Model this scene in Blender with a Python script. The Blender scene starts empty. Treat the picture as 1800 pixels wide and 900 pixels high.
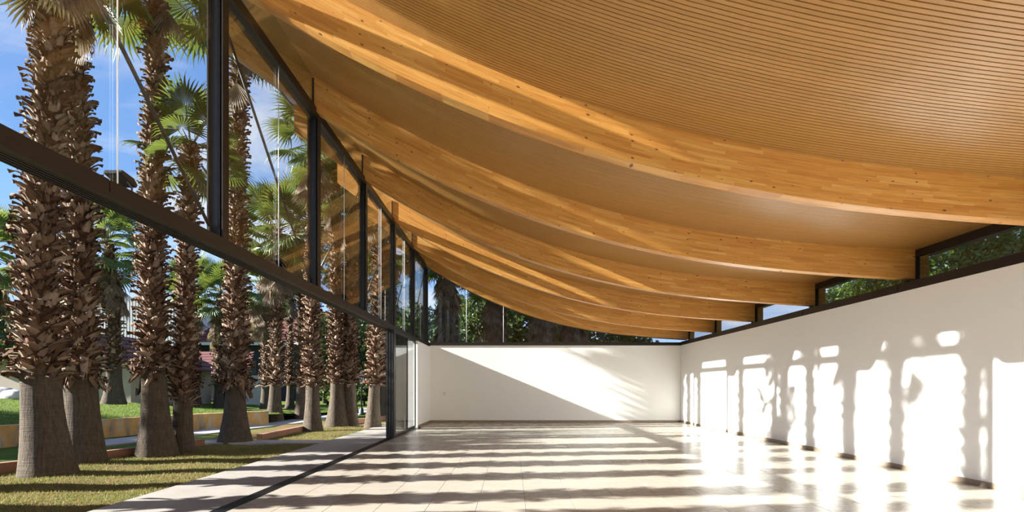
import bpy, math, random
import numpy as np
from mathutils import Vector, Matrix, Euler

random.seed(7)
rng = np.random.default_rng(7)
scn = bpy.context.scene
col = scn.collection

# ------------------------------------------------------------------ camera
FPX = 1000.0                    # focal length in pixels of the 1800 px wide frame
EYE = 1.5
cam_d = bpy.data.cameras.new('camera')
cam_d.sensor_fit = 'HORIZONTAL'
cam_d.sensor_width = 36.0
cam_d.lens = 36.0 * FPX / 1800.0
cam_d.shift_y = (679 - 450) / 1800.0
cam_d.clip_end = 500
cam = bpy.data.objects.new('camera', cam_d)
col.objects.link(cam)
cam.location = (0, 0, EYE)
cam.rotation_euler = (math.pi / 2, 0, 0)
scn.camera = cam
scn.cycles.max_bounces = 20
scn.cycles.diffuse_bounces = 10
scn.cycles.glossy_bounces = 6
scn.cycles.transparent_max_bounces = 16

# ------------------------------------------------------------------ world, sun, exposure
SUN_DIR = Vector((1.0, 0.127, -0.412)).normalized()
SUN_STRENGTH = 14.0
SKY_STRENGTH = 0.66
EXPOSURE = 0.95

scn.view_settings.view_transform = 'Standard'
scn.view_settings.look = 'None'
scn.view_settings.gamma = 1.0
scn.view_settings.use_curve_mapping = False
scn.view_settings.exposure = EXPOSURE

world = bpy.data.worlds.new('sky')
scn.world = world
world.use_nodes = True
wn = world.node_tree.nodes; wl = world.node_tree.links
wn.clear()
w_out = wn.new('ShaderNodeOutputWorld')
w_bg = wn.new('ShaderNodeBackground'); w_bg.inputs['Strength'].default_value = SKY_STRENGTH
w_tc = wn.new('ShaderNodeTexCoord')
w_sep = wn.new('ShaderNodeSeparateXYZ')
wl.new(w_tc.outputs['Generated'], w_sep.inputs[0])
w_ramp = wn.new('ShaderNodeValToRGB')
w_ramp.color_ramp.elements[0].position = 0.0
w_ramp.color_ramp.elements[0].color = (0.50, 0.68, 0.95, 1)
w_ramp.color_ramp.elements[1].position = 0.75
w_ramp.color_ramp.elements[1].color = (0.10, 0.25, 0.68, 1)
e = w_ramp.color_ramp.elements.new(0.28); e.color = (0.24, 0.47, 0.92, 1)
wl.new(w_sep.outputs['Z'], w_ramp.inputs[0])
# clouds: direction projected on a flat cloud deck
w_add = wn.new('ShaderNodeMath'); w_add.operation = 'ADD'; w_add.inputs[1].default_value = 0.18
wl.new(w_sep.outputs['Z'], w_add.inputs[0])
w_mx = wn.new('ShaderNodeMath'); w_mx.operation = 'MAXIMUM'; w_mx.inputs[1].default_value = 0.06
wl.new(w_add.outputs[0], w_mx.inputs[0])
w_dx = wn.new('ShaderNodeMath'); w_dx.operation = 'DIVIDE'
w_dy = wn.new('ShaderNodeMath'); w_dy.operation = 'DIVIDE'
wl.new(w_sep.outputs['X'], w_dx.inputs[0]); wl.new(w_mx.outputs[0], w_dx.inputs[1])
wl.new(w_sep.outputs['Y'], w_dy.inputs[0]); wl.new(w_mx.outputs[0], w_dy.inputs[1])
w_cmb = wn.new('ShaderNodeCombineXYZ')
wl.new(w_dx.outputs[0], w_cmb.inputs[0]); wl.new(w_dy.outputs[0], w_cmb.inputs[1])
w_noi = wn.new('ShaderNodeTexNoise'); w_noi.inputs['Scale'].default_value = 1.7
w_noi.inputs['Detail'].default_value = 7; w_noi.inputs['Roughness'].default_value = 0.58
w_noi.inputs['Distortion'].default_value = 0.4
wl.new(w_cmb.outputs[0], w_noi.inputs['Vector'])
w_cr = wn.new('ShaderNodeValToRGB')
w_cr.color_ramp.elements[0].position = 0.47; w_cr.color_ramp.elements[0].color = (0, 0, 0, 1)
w_cr.color_ramp.elements[1].position = 0.70; w_cr.color_ramp.elements[1].color = (1, 1, 1, 1)
wl.new(w_noi.outputs[0], w_cr.inputs[0])
w_mix = wn.new('ShaderNodeMixRGB')
w_mix.inputs[2].default_value = (0.95, 0.96, 1.0, 1)
wl.new(w_cr.outputs[0], w_mix.inputs[0]); wl.new(w_ramp.outputs[0], w_mix.inputs[1])
wl.new(w_mix.outputs[0], w_bg.inputs['Color'])
wl.new(w_bg.outputs[0], w_out.inputs[0])

sun_d = bpy.data.lights.new('sun', 'SUN')
sun_d.energy = SUN_STRENGTH
sun_d.angle = math.radians(0.6)
sun_d.color = (1.0, 0.965, 0.91)
sun = bpy.data.objects.new('sun', sun_d)
col.objects.link(sun)
sun.rotation_euler = SUN_DIR.to_track_quat('-Z', 'Y').to_euler()
sun.location = (-30, 0, 20)

# ------------------------------------------------------------------ materials
def new_mat(name):
    m = bpy.data.materials.new(name); m.use_nodes = True
    nt = m.node_tree
    return m, nt.nodes, nt.links, nt.nodes['Principled BSDF']

def noise(n, l, scale, vec=None, detail=4, rough=0.55):
    t = n.new('ShaderNodeTexNoise')
    t.inputs['Scale'].default_value = scale; t.inputs['Detail'].default_value = detail
    t.inputs['Roughness'].default_value = rough
    if vec is not None: l.new(vec, t.inputs['Vector'])
    return t.outputs[0]

def ramp(n, l, fac, stops):
    r = n.new('ShaderNodeValToRGB')
    while len(r.color_ramp.elements) < len(stops): r.color_ramp.elements.new(0.5)
    for el, (p, c) in zip(r.color_ramp.elements, stops):
        el.position = p; el.color = (c[0], c[1], c[2], 1)
    l.new(fac, r.inputs[0])
    return r.outputs[0]

def mixc(n, l, fac, a, b, mode='MIX'):
    x = n.new('ShaderNodeMixRGB'); x.blend_type = mode
    for i, v in ((0, fac), (1, a), (2, b)):
        if isinstance(v, (int, float)): x.inputs[i].default_value = v if i == 0 else (v, v, v, 1)
        elif isinstance(v, tuple): x.inputs[i].default_value = (v[0], v[1], v[2], 1)
        else: l.new(v, x.inputs[i])
    return x.outputs[0]

def mth(n, l, op, a, b=None):
    x = n.new('ShaderNodeMath'); x.operation = op
    for i, v in ((0, a), (1, b)):
        if v is None: continue
        if isinstance(v, (int, float)): x.inputs[i].default_value = v
        else: l.new(v, x.inputs[i])
    return x.outputs[0]

def position(n):
    return n.new('ShaderNodeNewGeometry').outputs['Position']

def bump(n, l, b, h, strength=0.3, dist=0.02):
    x = n.new('ShaderNodeBump'); x.inputs['Strength'].default_value = strength
    x.inputs['Distance'].default_value = dist
    l.new(h, x.inputs['Height']); l.new(x.outputs[0], b.inputs['Normal'])

def rnd_value(n, l):
    """random per separate piece, whether it is an object of its own or an island of a joined mesh"""
    a = n.new('ShaderNodeNewGeometry').outputs['Random Per Island']
    b = n.new('ShaderNodeObjectInfo').outputs['Random']
    return mth(n, l, 'FRACT', mth(n, l, 'ADD', a, b))

def simple(name, c1, c2=None, rough=0.6, scale=3.0, metallic=0.0, bmp=0.0, bscale=40, spec=0.5):
    m, n, l, b = new_mat(name)
    b.inputs['Roughness'].default_value = rough
    b.inputs['Metallic'].default_value = metallic
    b.inputs['Specular IOR Level'].default_value = spec
    c2 = c2 or tuple(v * 0.85 for v in c1)
    p = position(n)
    f = noise(n, l, scale, p)
    l.new(ramp(n, l, f, [(0.3, c1), (0.7, c2)]), b.inputs['Base Color'])
    if bmp: bump(n, l, b, noise(n, l, bscale, p, 6), bmp)
    return m

def leafy(name, cols, trans=0.35, rough=0.5):
    m, n, l, b = new_mat(name)
    r = rnd_value(n, l)
    c = ramp(n, l, r, [(i / max(1, len(cols) - 1), k) for i, k in enumerate(cols)])
    l.new(c, b.inputs['Base Color']); b.inputs['Roughness'].default_value = rough
    t = n.new('ShaderNodeBsdfTranslucent'); l.new(mixc(n, l, 0.35, c, (0.32, 0.36, 0.05)), t.inputs[0])
    mx = n.new('ShaderNodeMixShader'); mx.inputs[0].default_value = trans
    l.new(b.outputs[0], mx.inputs[1]); l.new(t.outputs[0], mx.inputs[2])
    l.new(mx.outputs[0], n['Material Output'].inputs[0])
    return m

M = {}
M['wall'] = simple('white_plaster', (0.91, 0.91, 0.89), (0.90, 0.90, 0.88), rough=0.75, scale=1.2, bmp=0.08, bscale=60, spec=0.25)
M['dark'] = simple('black_steel', (0.010, 0.009, 0.008), (0.014, 0.012, 0.011), rough=0.4, scale=6)
M['bronze'] = simple('dark_bronze_cladding', (0.013, 0.009, 0.0065), (0.017, 0.012, 0.009), rough=0.42, scale=4, spec=0.35)
M['rod'] = simple('black_rod', (0.018, 0.018, 0.018), (0.024, 0.024, 0.024), rough=0.35, scale=5)
M['white_cable'] = simple('white_cable', (0.85, 0.85, 0.85), rough=0.4)
M['base_board'] = simple('beige_baseboard', (0.27, 0.205, 0.15), (0.30, 0.23, 0.17), rough=0.5, scale=5)
M['terrace'] = simple('brushed_concrete', (0.225, 0.208, 0.184), (0.27, 0.252, 0.226), rough=0.8, scale=2.5, bmp=0.35, bscale=90)
M['grout'] = simple('pale_grout', (0.48, 0.45, 0.40), rough=0.8, scale=8)
M['backing'] = simple('black_felt_backing', (0.012, 0.009, 0.007), rough=0.9)
M['roof_deck'] = simple('grey_roof_sheet', (0.3, 0.3, 0.3), rough=0.6)
M['curb'] = simple('red_brown_curb', (0.30, 0.13, 0.08), (0.22, 0.12, 0.08), rough=0.85, scale=2.2, bmp=0.4)
M['path'] = simple('grey_path', (0.36, 0.34, 0.33), (0.28, 0.27, 0.26), rough=0.85, scale=3, bmp=0.3)
M['cream'] = simple('cream_render', (0.44, 0.37, 0.30), (0.40, 0.335, 0.27), rough=0.85, scale=1.5, bmp=0.1)
M['house_white'] = simple('white_render', (0.58, 0.57, 0.55), rough=0.85, scale=1.5)
M['wood_trim'] = simple('brown_timber', (0.20, 0.09, 0.04), (0.26, 0.12, 0.05), rough=0.6, scale=4)
M['red_tile'] = simple('red_clay_tile', (0.085, 0.020, 0.016), (0.12, 0.030, 0.022), rough=0.85, scale=3)
M['dark_wall'] = simple('dark_blue_wall', (0.02, 0.022, 0.03), rough=0.8)
M['rock'] = simple('grey_rock', (0.42, 0.40, 0.38), (0.55, 0.53, 0.50), rough=0.9, scale=4, bmp=0.5, bscale=9)
M['planter'] = simple('planter_wood', (0.35, 0.17, 0.07), rough=0.7, scale=8)
M['lamp_black'] = simple('lamp_black_iron', (0.03, 0.035, 0.04), (0.05, 0.055, 0.06), rough=0.4)
M['plate'] = simple('switch_plate_white', (0.70, 0.66, 0.60), rough=0.5)

def m_floor():
    m, n, l, b = new_mat('beige_stone_tile')
    p = position(n)
    mp = n.new('ShaderNodeMapping'); mp.inputs['Scale'].default_value = (0.9, 5.0, 1.0)
    l.new(p, mp.inputs[0])
    a = noise(n, l, 1.3, mp.outputs[0], 6)
    c = ramp(n, l, a, [(0.3, (0.33, 0.298, 0.248)), (0.7, (0.375, 0.342, 0.29))])
    r = n.new('ShaderNodeObjectInfo').outputs['Random']
    c = mixc(n, l, 0.10, c, ramp(n, l, r, [(0, (0.29, 0.26, 0.215)), (1, (0.40, 0.365, 0.315))]))
    l.new(c, b.inputs['Base Color'])
    b.inputs['Specular IOR Level'].default_value = 0.17
    rr = ramp(n, l, noise(n, l, 3.0, mp.outputs[0], 5), [(0.2, (0.20,) * 3), (0.8, (0.32,) * 3)])
    l.new(rr, b.inputs['Roughness'])
    return m
M['floor'] = m_floor()

def m_glulam():
    m, n, l, b = new_mat('glulam_pine')
    uv = n.new('ShaderNodeUVMap').outputs[0]
    s = n.new('ShaderNodeSeparateXYZ'); l.new(uv, s.inputs[0])
    u, v = s.outputs[0], s.outputs[1]
    obr = n.new('ShaderNodeObjectInfo').outputs['Random']
    ob = mth(n, l, 'MULTIPLY', obr, 37.0)
    row = mth(n, l, 'FLOOR', mth(n, l, 'DIVIDE', v, 0.0435))
    w1 = n.new('ShaderNodeTexWhiteNoise'); w1.noise_dimensions = '2D'
    cb = n.new('ShaderNodeCombineXYZ'); l.new(row, cb.inputs[0]); l.new(ob, cb.inputs[1])
    l.new(cb.outputs[0], w1.inputs['Vector'])
    ush = mth(n, l, 'ADD', mth(n, l, 'DIVIDE', u, 0.62), mth(n, l, 'MULTIPLY', w1.outputs['Value'], 9.0))
    blk = mth(n, l, 'FLOOR', ush)
    w2 = n.new('ShaderNodeTexWhiteNoise'); w2.noise_dimensions = '3D'
    cb2 = n.new('ShaderNodeCombineXYZ'); l.new(row, cb2.inputs[0]); l.new(blk, cb2.inputs[1]); l.new(ob, cb2.inputs[2])
    l.new(cb2.outputs[0], w2.inputs['Vector'])
    c = ramp(n, l, w2.outputs['Value'], [(0.0, (0.53, 0.235, 0.050)), (0.15, (0.60, 0.285, 0.066)), (0.75, (0.645, 0.325, 0.080)), (1.0, (0.71, 0.40, 0.12))])
    # grain along the lamella
    cg = n.new('ShaderNodeCombineXYZ')
    l.new(mth(n, l, 'ADD', mth(n, l, 'MULTIPLY', u, 2.2), mth(n, l, 'MULTIPLY', w2.outputs['Value'], 50)), cg.inputs[0])
    l.new(mth(n, l, 'MULTIPLY', v, 55.0), cg.inputs[1]); l.new(ob, cg.inputs[2])
    g = noise(n, l, 1.0, cg.outputs[0], 5)
    c = mixc(n, l, 0.55, c, ramp(n, l, g, [(0.3, (0.55, 0.42, 0.30)), (0.6, (1, 1, 1))]), 'MULTIPLY')
    # knots
    ck = n.new('ShaderNodeCombineXYZ')
    l.new(mth(n, l, 'ADD', mth(n, l, 'MULTIPLY', u, 3.4), ob), ck.inputs[0]); l.new(mth(n, l, 'MULTIPLY', v, 7.5), ck.inputs[1]); l.new(ob, ck.inputs[2])
    vo = n.new('ShaderNodeTexVoronoi'); vo.inputs['Scale'].default_value = 1.0; vo.voronoi_dimensions = '2D'
    vo.inputs['Randomness'].default_value = 1.0
    l.new(ck.outputs[0], vo.inputs['Vector'])
    sel = n.new('ShaderNodeSeparateColor'); l.new(vo.outputs['Color'], sel.inputs[0])
    big = mth(n, l, 'ADD', mth(n, l, 'MULTIPLY', mth(n, l, 'POWER', sel.outputs[0], 3.0), 0.085), 0.016)
    kd = mth(n, l, 'DIVIDE', vo.outputs['Distance'], big)
    k = ramp(n, l, kd, [(0.7, (1, 1, 1)), (1.15, (0, 0, 0))])
    c = mixc(n, l, mth(n, l, 'MULTIPLY', k, 0.85), c, (0.07, 0.020, 0.008))
    l.new(c, b.inputs['Base Color'])
    b.inputs['Roughness'].default_value = 0.38
    return m
M['glulam'] = m_glulam()

def m_slat():
    m, n, l, b = new_mat('ceiling_slat_wood')
    p = position(n)
    mp = n.new('ShaderNodeMapping'); mp.inputs['Scale'].default_value = (1.2, 18.0, 1.2)
    l.new(p, mp.inputs[0])
    g = noise(n, l, 1.6, mp.outputs[0], 5)
    c = ramp(n, l, g, [(0.3, (0.345, 0.170, 0.044)), (0.7, (0.425, 0.222, 0.064))])
    r = rnd_value(n, l)
    c = mixc(n, l, 0.5, c, ramp(n, l, r, [(0, (0.345, 0.170, 0.044)), (1, (0.425, 0.222, 0.064))]))
    l.new(c, b.inputs['Base Color'])
    b.inputs['Roughness'].default_value = 0.34
    b.inputs['Specular IOR Level'].default_value = 0.6
    return m
M['slat'] = m_slat()

def m_glass(name='clear_glass', tint=(0.93, 0.95, 0.95), ior=1.5):
    m, n, l, b = new_mat(name)
    n.remove(b)
    t = n.new('ShaderNodeBsdfTransparent'); t.inputs[0].default_value = (*tint, 1)
    g = n.new('ShaderNodeBsdfGlossy'); g.inputs['Roughness'].default_value = 0.0
    lw = n.new('ShaderNodeLayerWeight'); lw.inputs['Blend'].default_value = 0.5
    p5 = mth(n, l, 'POWER', lw.outputs['Facing'], 5.0)
    fr = mth(n, l, 'ADD', mth(n, l, 'MULTIPLY', p5, 0.96), 0.04)
    mx = n.new('ShaderNodeMixShader')
    l.new(fr, mx.inputs[0]); l.new(t.outputs[0], mx.inputs[1]); l.new(g.outputs[0], mx.inputs[2])
    l.new(mx.outputs[0], n['Material Output'].inputs[0])
    return m
M['glass'] = m_glass()
M['glass_grey'] = m_glass('grey_glass', (0.88, 0.89, 0.89))

def m_lawn(name, a, b_, c_):
    m, n, l, b = new_mat(name)
    p = position(n)
    f1 = noise(n, l, 0.7, p, 6, 0.65); f2 = noise(n, l, 14, p, 5)
    c = ramp(n, l, f1, [(0.35, a), (0.5, b_), (0.65, c_)])
    c = mixc(n, l, 0.6, c, ramp(n, l, f2, [(0.3, (0.45, 0.45, 0.4)), (0.7, (1.2, 1.2, 1.1))]), 'MULTIPLY')
    l.new(c, b.inputs['Base Color']); b.inputs['Roughness'].default_value = 0.95
    b.inputs['Specular IOR Level'].default_value = 0.1
    bump(n, l, b, noise(n, l, 45, p, 6), 0.9, 0.04)
    return m
M['lawn'] = m_lawn('green_lawn', (0.075, 0.12, 0.017), (0.095, 0.155, 0.022), (0.125, 0.17, 0.036))
M['lawn_dry'] = m_lawn('dry_lawn', (0.085, 0.115, 0.026), (0.19, 0.125, 0.06), (0.12, 0.125, 0.035))
M['blade'] = leafy('grass_blades', [(0.09, 0.14, 0.022), (0.20, 0.135, 0.06), (0.13, 0.15, 0.03), (0.26, 0.185, 0.095)], 0.25, 0.8)
M['blade_green'] = leafy('green_grass_blades', [(0.08, 0.14, 0.018), (0.11, 0.18, 0.024), (0.15, 0.20, 0.048)], 0.25, 0.8)

def m_bark():
    m, n, l, b = new_mat('grey_palm_bark')
    p = position(n)
    mp = n.new('ShaderNodeMapping'); mp.inputs['Scale'].default_value = (16, 16, 1.6)
    l.new(p, mp.inputs[0])
    f = noise(n, l, 2.0, mp.outputs[0], 6, 0.65)
    mp2 = n.new('ShaderNodeMapping'); mp2.inputs['Scale'].default_value = (1.5, 1.5, 22)
    l.new(p, mp2.inputs[0])
    f2 = noise(n, l, 2.0, mp2.outputs[0], 4)
    c = ramp(n, l, f, [(0.25, (0.050, 0.038, 0.026)), (0.55, (0.10, 0.08, 0.059)), (0.8, (0.16, 0.131, 0.10))])
    c = mixc(n, l, 0.4, c, ramp(n, l, f2, [(0.35, (0.6, 0.55, 0.5)), (0.65, (1.1, 1.1, 1.1))]), 'MULTIPLY')
    l.new(c, b.inputs['Base Color']); b.inputs['Roughness'].default_value = 0.9
    b.inputs['Specular IOR Level'].default_value = 0.15
    bump(n, l, b, mth(n, l, 'ADD', f, f2), 0.9, 0.03)
    return m
M['bark'] = m_bark()
M['fibre'] = simple('brown_trunk_fibre', (0.045, 0.026, 0.017), (0.08, 0.047, 0.03), rough=0.95, scale=14, bmp=0.8, bscale=50, spec=0.1)

def m_boot():
    m, n, l, b = new_mat('dry_leaf_base')
    r = rnd_value(n, l)
    c = ramp(n, l, r, [(0.0, (0.075, 0.038, 0.022)), (0.3, (0.13, 0.077, 0.049)), (0.65, (0.205, 0.137, 0.093)), (1.0, (0.34, 0.26, 0.195))])
    p = position(n)
    mp = n.new('ShaderNodeMapping'); mp.inputs['Scale'].default_value = (40, 40, 9); l.new(p, mp.inputs[0])
    c = mixc(n, l, 0.6, c, ramp(n, l, noise(n, l, 1.0, mp.outputs[0], 4), [(0.3, (0.5, 0.45, 0.42)), (0.65, (1.1, 1.1, 1.1))]), 'MULTIPLY')
    l.new(c, b.inputs['Base Color']); b.inputs['Roughness'].default_value = 0.85
    b.inputs['Specular IOR Level'].default_value = 0.12
    return m
M['boot'] = m_boot()
M['frond'] = leafy('green_fan_leaf', [(0.035, 0.075, 0.014), (0.055, 0.11, 0.02), (0.085, 0.135, 0.028), (0.13, 0.155, 0.04)], 0.28, 0.42)
M['petiole'] = simple('leaf_stalk', (0.22, 0.24, 0.06), (0.30, 0.24, 0.09), rough=0.5, scale=9)
M['dead'] = leafy('dead_fan_leaf', [(0.11, 0.072, 0.045), (0.18, 0.125, 0.082), (0.26, 0.19, 0.135)], 0.12, 0.8)
M['tree_leaf'] = leafy('dark_tree_leaf', [(0.02, 0.045, 0.012), (0.035, 0.075, 0.018), (0.06, 0.11, 0.02)], 0.3)
M['hedge_leaf'] = leafy('bright_hedge_leaf', [(0.06, 0.12, 0.015), (0.12, 0.22, 0.03), (0.20, 0.32, 0.06)], 0.4, 0.35)
M['tree_bark'] = simple('dark_tree_bark', (0.06, 0.045, 0.035), rough=0.9, scale=9)

def m_stained():
    m, n, l, b = new_mat('stained_retaining_wall')
    p = position(n)
    mp = n.new('ShaderNodeMapping'); mp.inputs['Scale'].default_value = (1, 1, 0.35); l.new(p, mp.inputs[0])
    f = noise(n, l, 2.6, mp.outputs[0], 6, 0.65)
    c = ramp(n, l, f, [(0.30, (0.12, 0.10, 0.075)), (0.43, (0.32, 0.26, 0.18)), (0.52, (0.52, 0.30, 0.07)), (0.62, (0.42, 0.37, 0.28)), (0.78, (0.16, 0.14, 0.11))])
    l.new(c, b.inputs['Base Color']); b.inputs['Roughness'].default_value = 0.9
    bump(n, l, b, noise(n, l, 20, p, 5), 0.3)
    return m
M['stained'] = m_stained()

# ------------------------------------------------------------------ mesh helpers
class MB:
    """collects shapes; build() links them as one mesh object"""
    def __init__(s): s.v = []; s.f = []; s.m = []; s.uv = None
    def quad(s, *p, mi=0):
        i = len(s.v); s.v += [tuple(q) for q in p]; s.f.append(tuple(range(i, i + len(p)))); s.m.append(mi)
    def box(s, x0, x1, y0, y1, z0, z1, mi=0):
        i = len(s.v)
        s.v += [(x0,y0,z0),(x1,y0,z0),(x1,y1,z0),(x0,y1,z0),(x0,y0,z1),(x1,y0,z1),(x1,y1,z1),(x0,y1,z1)]
        for q in ((0,3,2,1),(4,5,6,7),(0,1,5,4),(1,2,6,5),(2,3,7,6),(3,0,4,7)):
            s.f.append(tuple(i + k for k in q)); s.m.append(mi)
    def tube(s, pts, radii, seg=10, mi=0, cap=True):
        pts = [Vector(p) for p in pts]
        if not hasattr(radii, '__len__'): radii = [radii] * len(pts)
        i0 = len(s.v)
        ref = None
        for k, p in enumerate(pts):
            t = (pts[min(k + 1, len(pts) - 1)] - pts[max(k - 1, 0)]).normalized()
            if ref is None: ref = Vector((1, 0, 0)) if abs(t.x) < 0.8 else Vector((0, 1, 0))
            a = (ref - t * ref.dot(t)).normalized(); bb = t.cross(a); ref = a
            for j in range(seg):
                th = 2 * math.pi * j / seg
                s.v.append(tuple(p + (a * math.cos(th) + bb * math.sin(th)) * radii[k]))
        for k in range(len(pts) - 1):
            for j in range(seg):
                a0 = i0 + k * seg + j; a1 = i0 + k * seg + (j + 1) % seg
                s.f.append((a0, a1, a1 + seg, a0 + seg)); s.m.append(mi)
        if cap:
            s.f.append(tuple(i0 + j for j in reversed(range(seg)))); s.m.append(mi)
            s.f.append(tuple(i0 + (len(pts) - 1) * seg + j for j in range(seg))); s.m.append(mi)
    def lathe(s, prof, c=(0, 0), seg=16, mi=0):
        s.tube([(c[0], c[1], z) for r, z in prof], [r for r, z in prof], seg, mi)
    def prism(s, poly, axis, a0, a1, mi=0):
        """poly in the two other axes, extruded along axis"""
        def P(p, a):
            return {'x': (a, p[0], p[1]), 'y': (p[0], a, p[1]), 'z': (p[0], p[1], a)}[axis]
        i = len(s.v); k = len(poly)
        s.v += [P(p, a0) for p in poly] + [P(p, a1) for p in poly]
        s.f.append(tuple(i + j for j in range(k))); s.m.append(mi)
        s.f.append(tuple(i + k + j for j in reversed(range(k)))); s.m.append(mi)
        for j in range(k):
            j2 = (j + 1) % k
            s.f.append((i + j, i + k + j, i + k + j2, i + j2)); s.m.append(mi)
    def mesh(s, name, mats, smooth=False):
        me = bpy.data.meshes.new(name)
        me.from_pydata(s.v, [], s.f)
        for m in (mats if isinstance(mats, (list, tuple)) else [mats]): me.materials.append(m)
        if any(s.m): me.polygons.foreach_set('material_index', s.m)
        if smooth: me.polygons.foreach_set('use_smooth', [True] * len(s.f))
        if s.uv:
            lay = me.uv_layers.new(name='UVMap')
            flat = [c for f in s.uv for q in f for c in q]
            lay.data.foreach_set('uv', flat)
        me.update()
        return me
    def build(s, name, mats, parent=None, smooth=False, recalc=True):
        me = s.mesh(name, mats, smooth)
        return link(name, me, parent)

def link(name, me, parent=None, loc=None, rot=None, scale=None):
    o = bpy.data.objects.new(name, me); col.objects.link(o)
    if parent is not None: o.parent = parent
    if loc is not None: o.location = loc
    if rot is not None: o.rotation_euler = rot
    if scale is not None: o.scale = scale
    return o

def tag(o, label=None, cat=None, group=None, kind=None):
    if label: o['label'] = label
    if cat: o['category'] = cat
    if group: o['group'] = group
    if kind: o['kind'] = kind
    return o

def empty(name, loc=(0, 0, 0), label=None, cat=None, group=None, kind=None):
    o = bpy.data.objects.new(name, None); col.objects.link(o); o.location = loc
    o.empty_display_size = 0.2
    return tag(o, label, cat, group, kind)

def np_mesh(name, verts, faces, mats, mi=None, smooth=False):
    """verts (n,3), faces (m,k) numpy arrays"""
    me = bpy.data.meshes.new(name)
    nv, nf, k = len(verts), len(faces), faces.shape[1]
    me.vertices.add(nv); me.vertices.foreach_set('co', np.ascontiguousarray(verts, np.float32).ravel())
    me.loops.add(nf * k); me.loops.foreach_set('vertex_index', np.ascontiguousarray(faces, np.int32).ravel())
    me.polygons.add(nf)
    me.polygons.foreach_set('loop_start', np.arange(0, nf * k, k, dtype=np.int32))
    me.polygons.foreach_set('loop_total', np.full(nf, k, np.int32))
    for m in (mats if isinstance(mats, (list, tuple)) else [mats]): me.materials.append(m)
    if mi is not None: me.polygons.foreach_set('material_index', np.asarray(mi, np.int32))
    if smooth: me.polygons.foreach_set('use_smooth', np.ones(nf, bool))
    me.update(calc_edges=True)
    return me

# ------------------------------------------------------------------ roof curve
CP = np.array([(-5.25,7.62),(-4.86,7.38),(-3.43,6.43),(-3.146,6.21),(-2.38,5.77),(-.69,4.97),(0,4.71),(.9,4.385),(1.03,4.345),
               (3.45,3.80),(5.0,3.60),(6.2,3.525),(7.32,3.44),(7.8,3.42)])
CPOL = np.polyfit(CP[:, 0], CP[:, 1], 4)
CDER = np.polyder(CPOL)
def zbot(x): return float(np.polyval(CPOL, x))
def zslope(x): return float(np.polyval(CDER, x))
BEAM_D = 0.53
def ztop(x): return zbot(x) + BEAM_D * math.sqrt(1 + zslope(x) ** 2)

XG = -3.60          # left glass plane
XR = 7.02           # inner face of the right wall
XRG = 7.33          # right clerestory glass plane
YB = 23.70          # inner face of the back wall
BEAM_W = 0.20
BEAM_Y = [-6.7, -3.3, -0.1, 3.2, 6.9, 10.3, 13.7, 17.1, 20.5, 23.55]
POST_Y = [y + 0.1 for y in BEAM_Y[:-1]]
Y0 = -6.7           # inner face of the wall behind the camera

# ------------------------------------------------------------------ floor, terrace, walls
fl = MB(); fl.box(-3.42, XR + 0.3, Y0 - 0.3, YB + 0.3, -0.25, -0.006)
floor = tag(fl.build('floor', M['grout']), 'polished beige stone tile floor with pale joints', kind='structure')

def tile_mesh(w, d):
    b = MB(); g = 0.002; c = 0.002
    x0, x1, y0, y1 = g, w - g, g, d - g
    z = [-0.02, -0.0015, 0.0]
    i = 0
    b.v = [(x0,y0,z[0]),(x1,y0,z[0]),(x1,y1,z[0]),(x0,y1,z[0]),(x0,y0,z[1]),(x1,y0,z[1]),(x1,y1,z[1]),(x0,y1,z[1]),
           (x0+c,y0+c,z[2]),(x1-c,y0+c,z[2]),(x1-c,y1-c,z[2]),(x0+c,y1-c,z[2])]
    for k in range(4):
        j = (k + 1) % 4
        b.f += [(k, j, 4 + j, 4 + k), (4 + k, 4 + j, 8 + j, 8 + k)]
    b.f.append((8, 9, 10, 11)); b.m = [0] * 9
    return b.mesh('floor_tile', M['floor'])
xs = [-3.42] + [round(0.17 + 0.61 * k, 3) for k in range(-5, 12)]
xs = [x for x in xs if x <= XR] + [XR]
TD = 1.22
rest = MB(); n_t = 0
tile_cache = {}
rows = [YB - TD * k for k in range(1, 26)]
for y in rows:
    for i in range(len(xs) - 1):
        w = xs[i + 1] - xs[i]
        if y > 4.0 and n_t < 300 and not (y < 5 and abs(xs[i]) > 4.8):
            key = round(w, 3)
            if key not in tile_cache: tile_cache[key] = tile_mesh(w, TD)
            link('floor_tile', tile_cache[key], floor, (xs[i], y, 0)); n_t += 1
        else:
            rest.box(xs[i] + .002, xs[i + 1] - .002, max(y, Y0) + .002, max(y + TD, Y0 + .01) - .002, -0.02, 0)
tag(rest.build('far_floor_tiles', M['floor'], floor), kind='stuff')

b = MB(); b.box(-5.08, -3.62, -12, 26, -0.25, 0.0)
tag(b.build('terrace', M['terrace']), 'pale brushed concrete terrace strip outside the open facade', kind='structure')

def struct(name, mb, m, label, parent=None):
    o = mb.build(name, m, parent)
    return tag(o, label, kind='structure') if parent is None else o

b = MB(); b.box(XR, 7.42, Y0 - 0.3, 24.05, -0.25, 3.20)
struct('wall_right', b, M['wall'], 'long white plaster wall on the right under the low clerestory')
b = MB(); b.box(-3.42, XR, YB, 24.05, -0.25, 3.20)
struct('wall_back', b, M['wall'], 'white plaster end wall crossed by a diagonal of sunlight')
b = MB(); b.box(-3.80, -3.42, 20.62, 24.05, -0.25, 3.15)
struct('wall_left', b, M['wall'], 'short white return wall beside the stacked glass doors')
b = MB()
N = 24
poly = [(-3.7, -0.25)] + [(7.42, -0.25)] + [(x, ztop(x)) for x in np.linspace(7.42, -3.7, N)]
b.prism(poly, 'y', Y0 - 0.3, Y0)
struct('wall_front', b, M['wall'], 'white end wall behind the camera')

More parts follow.
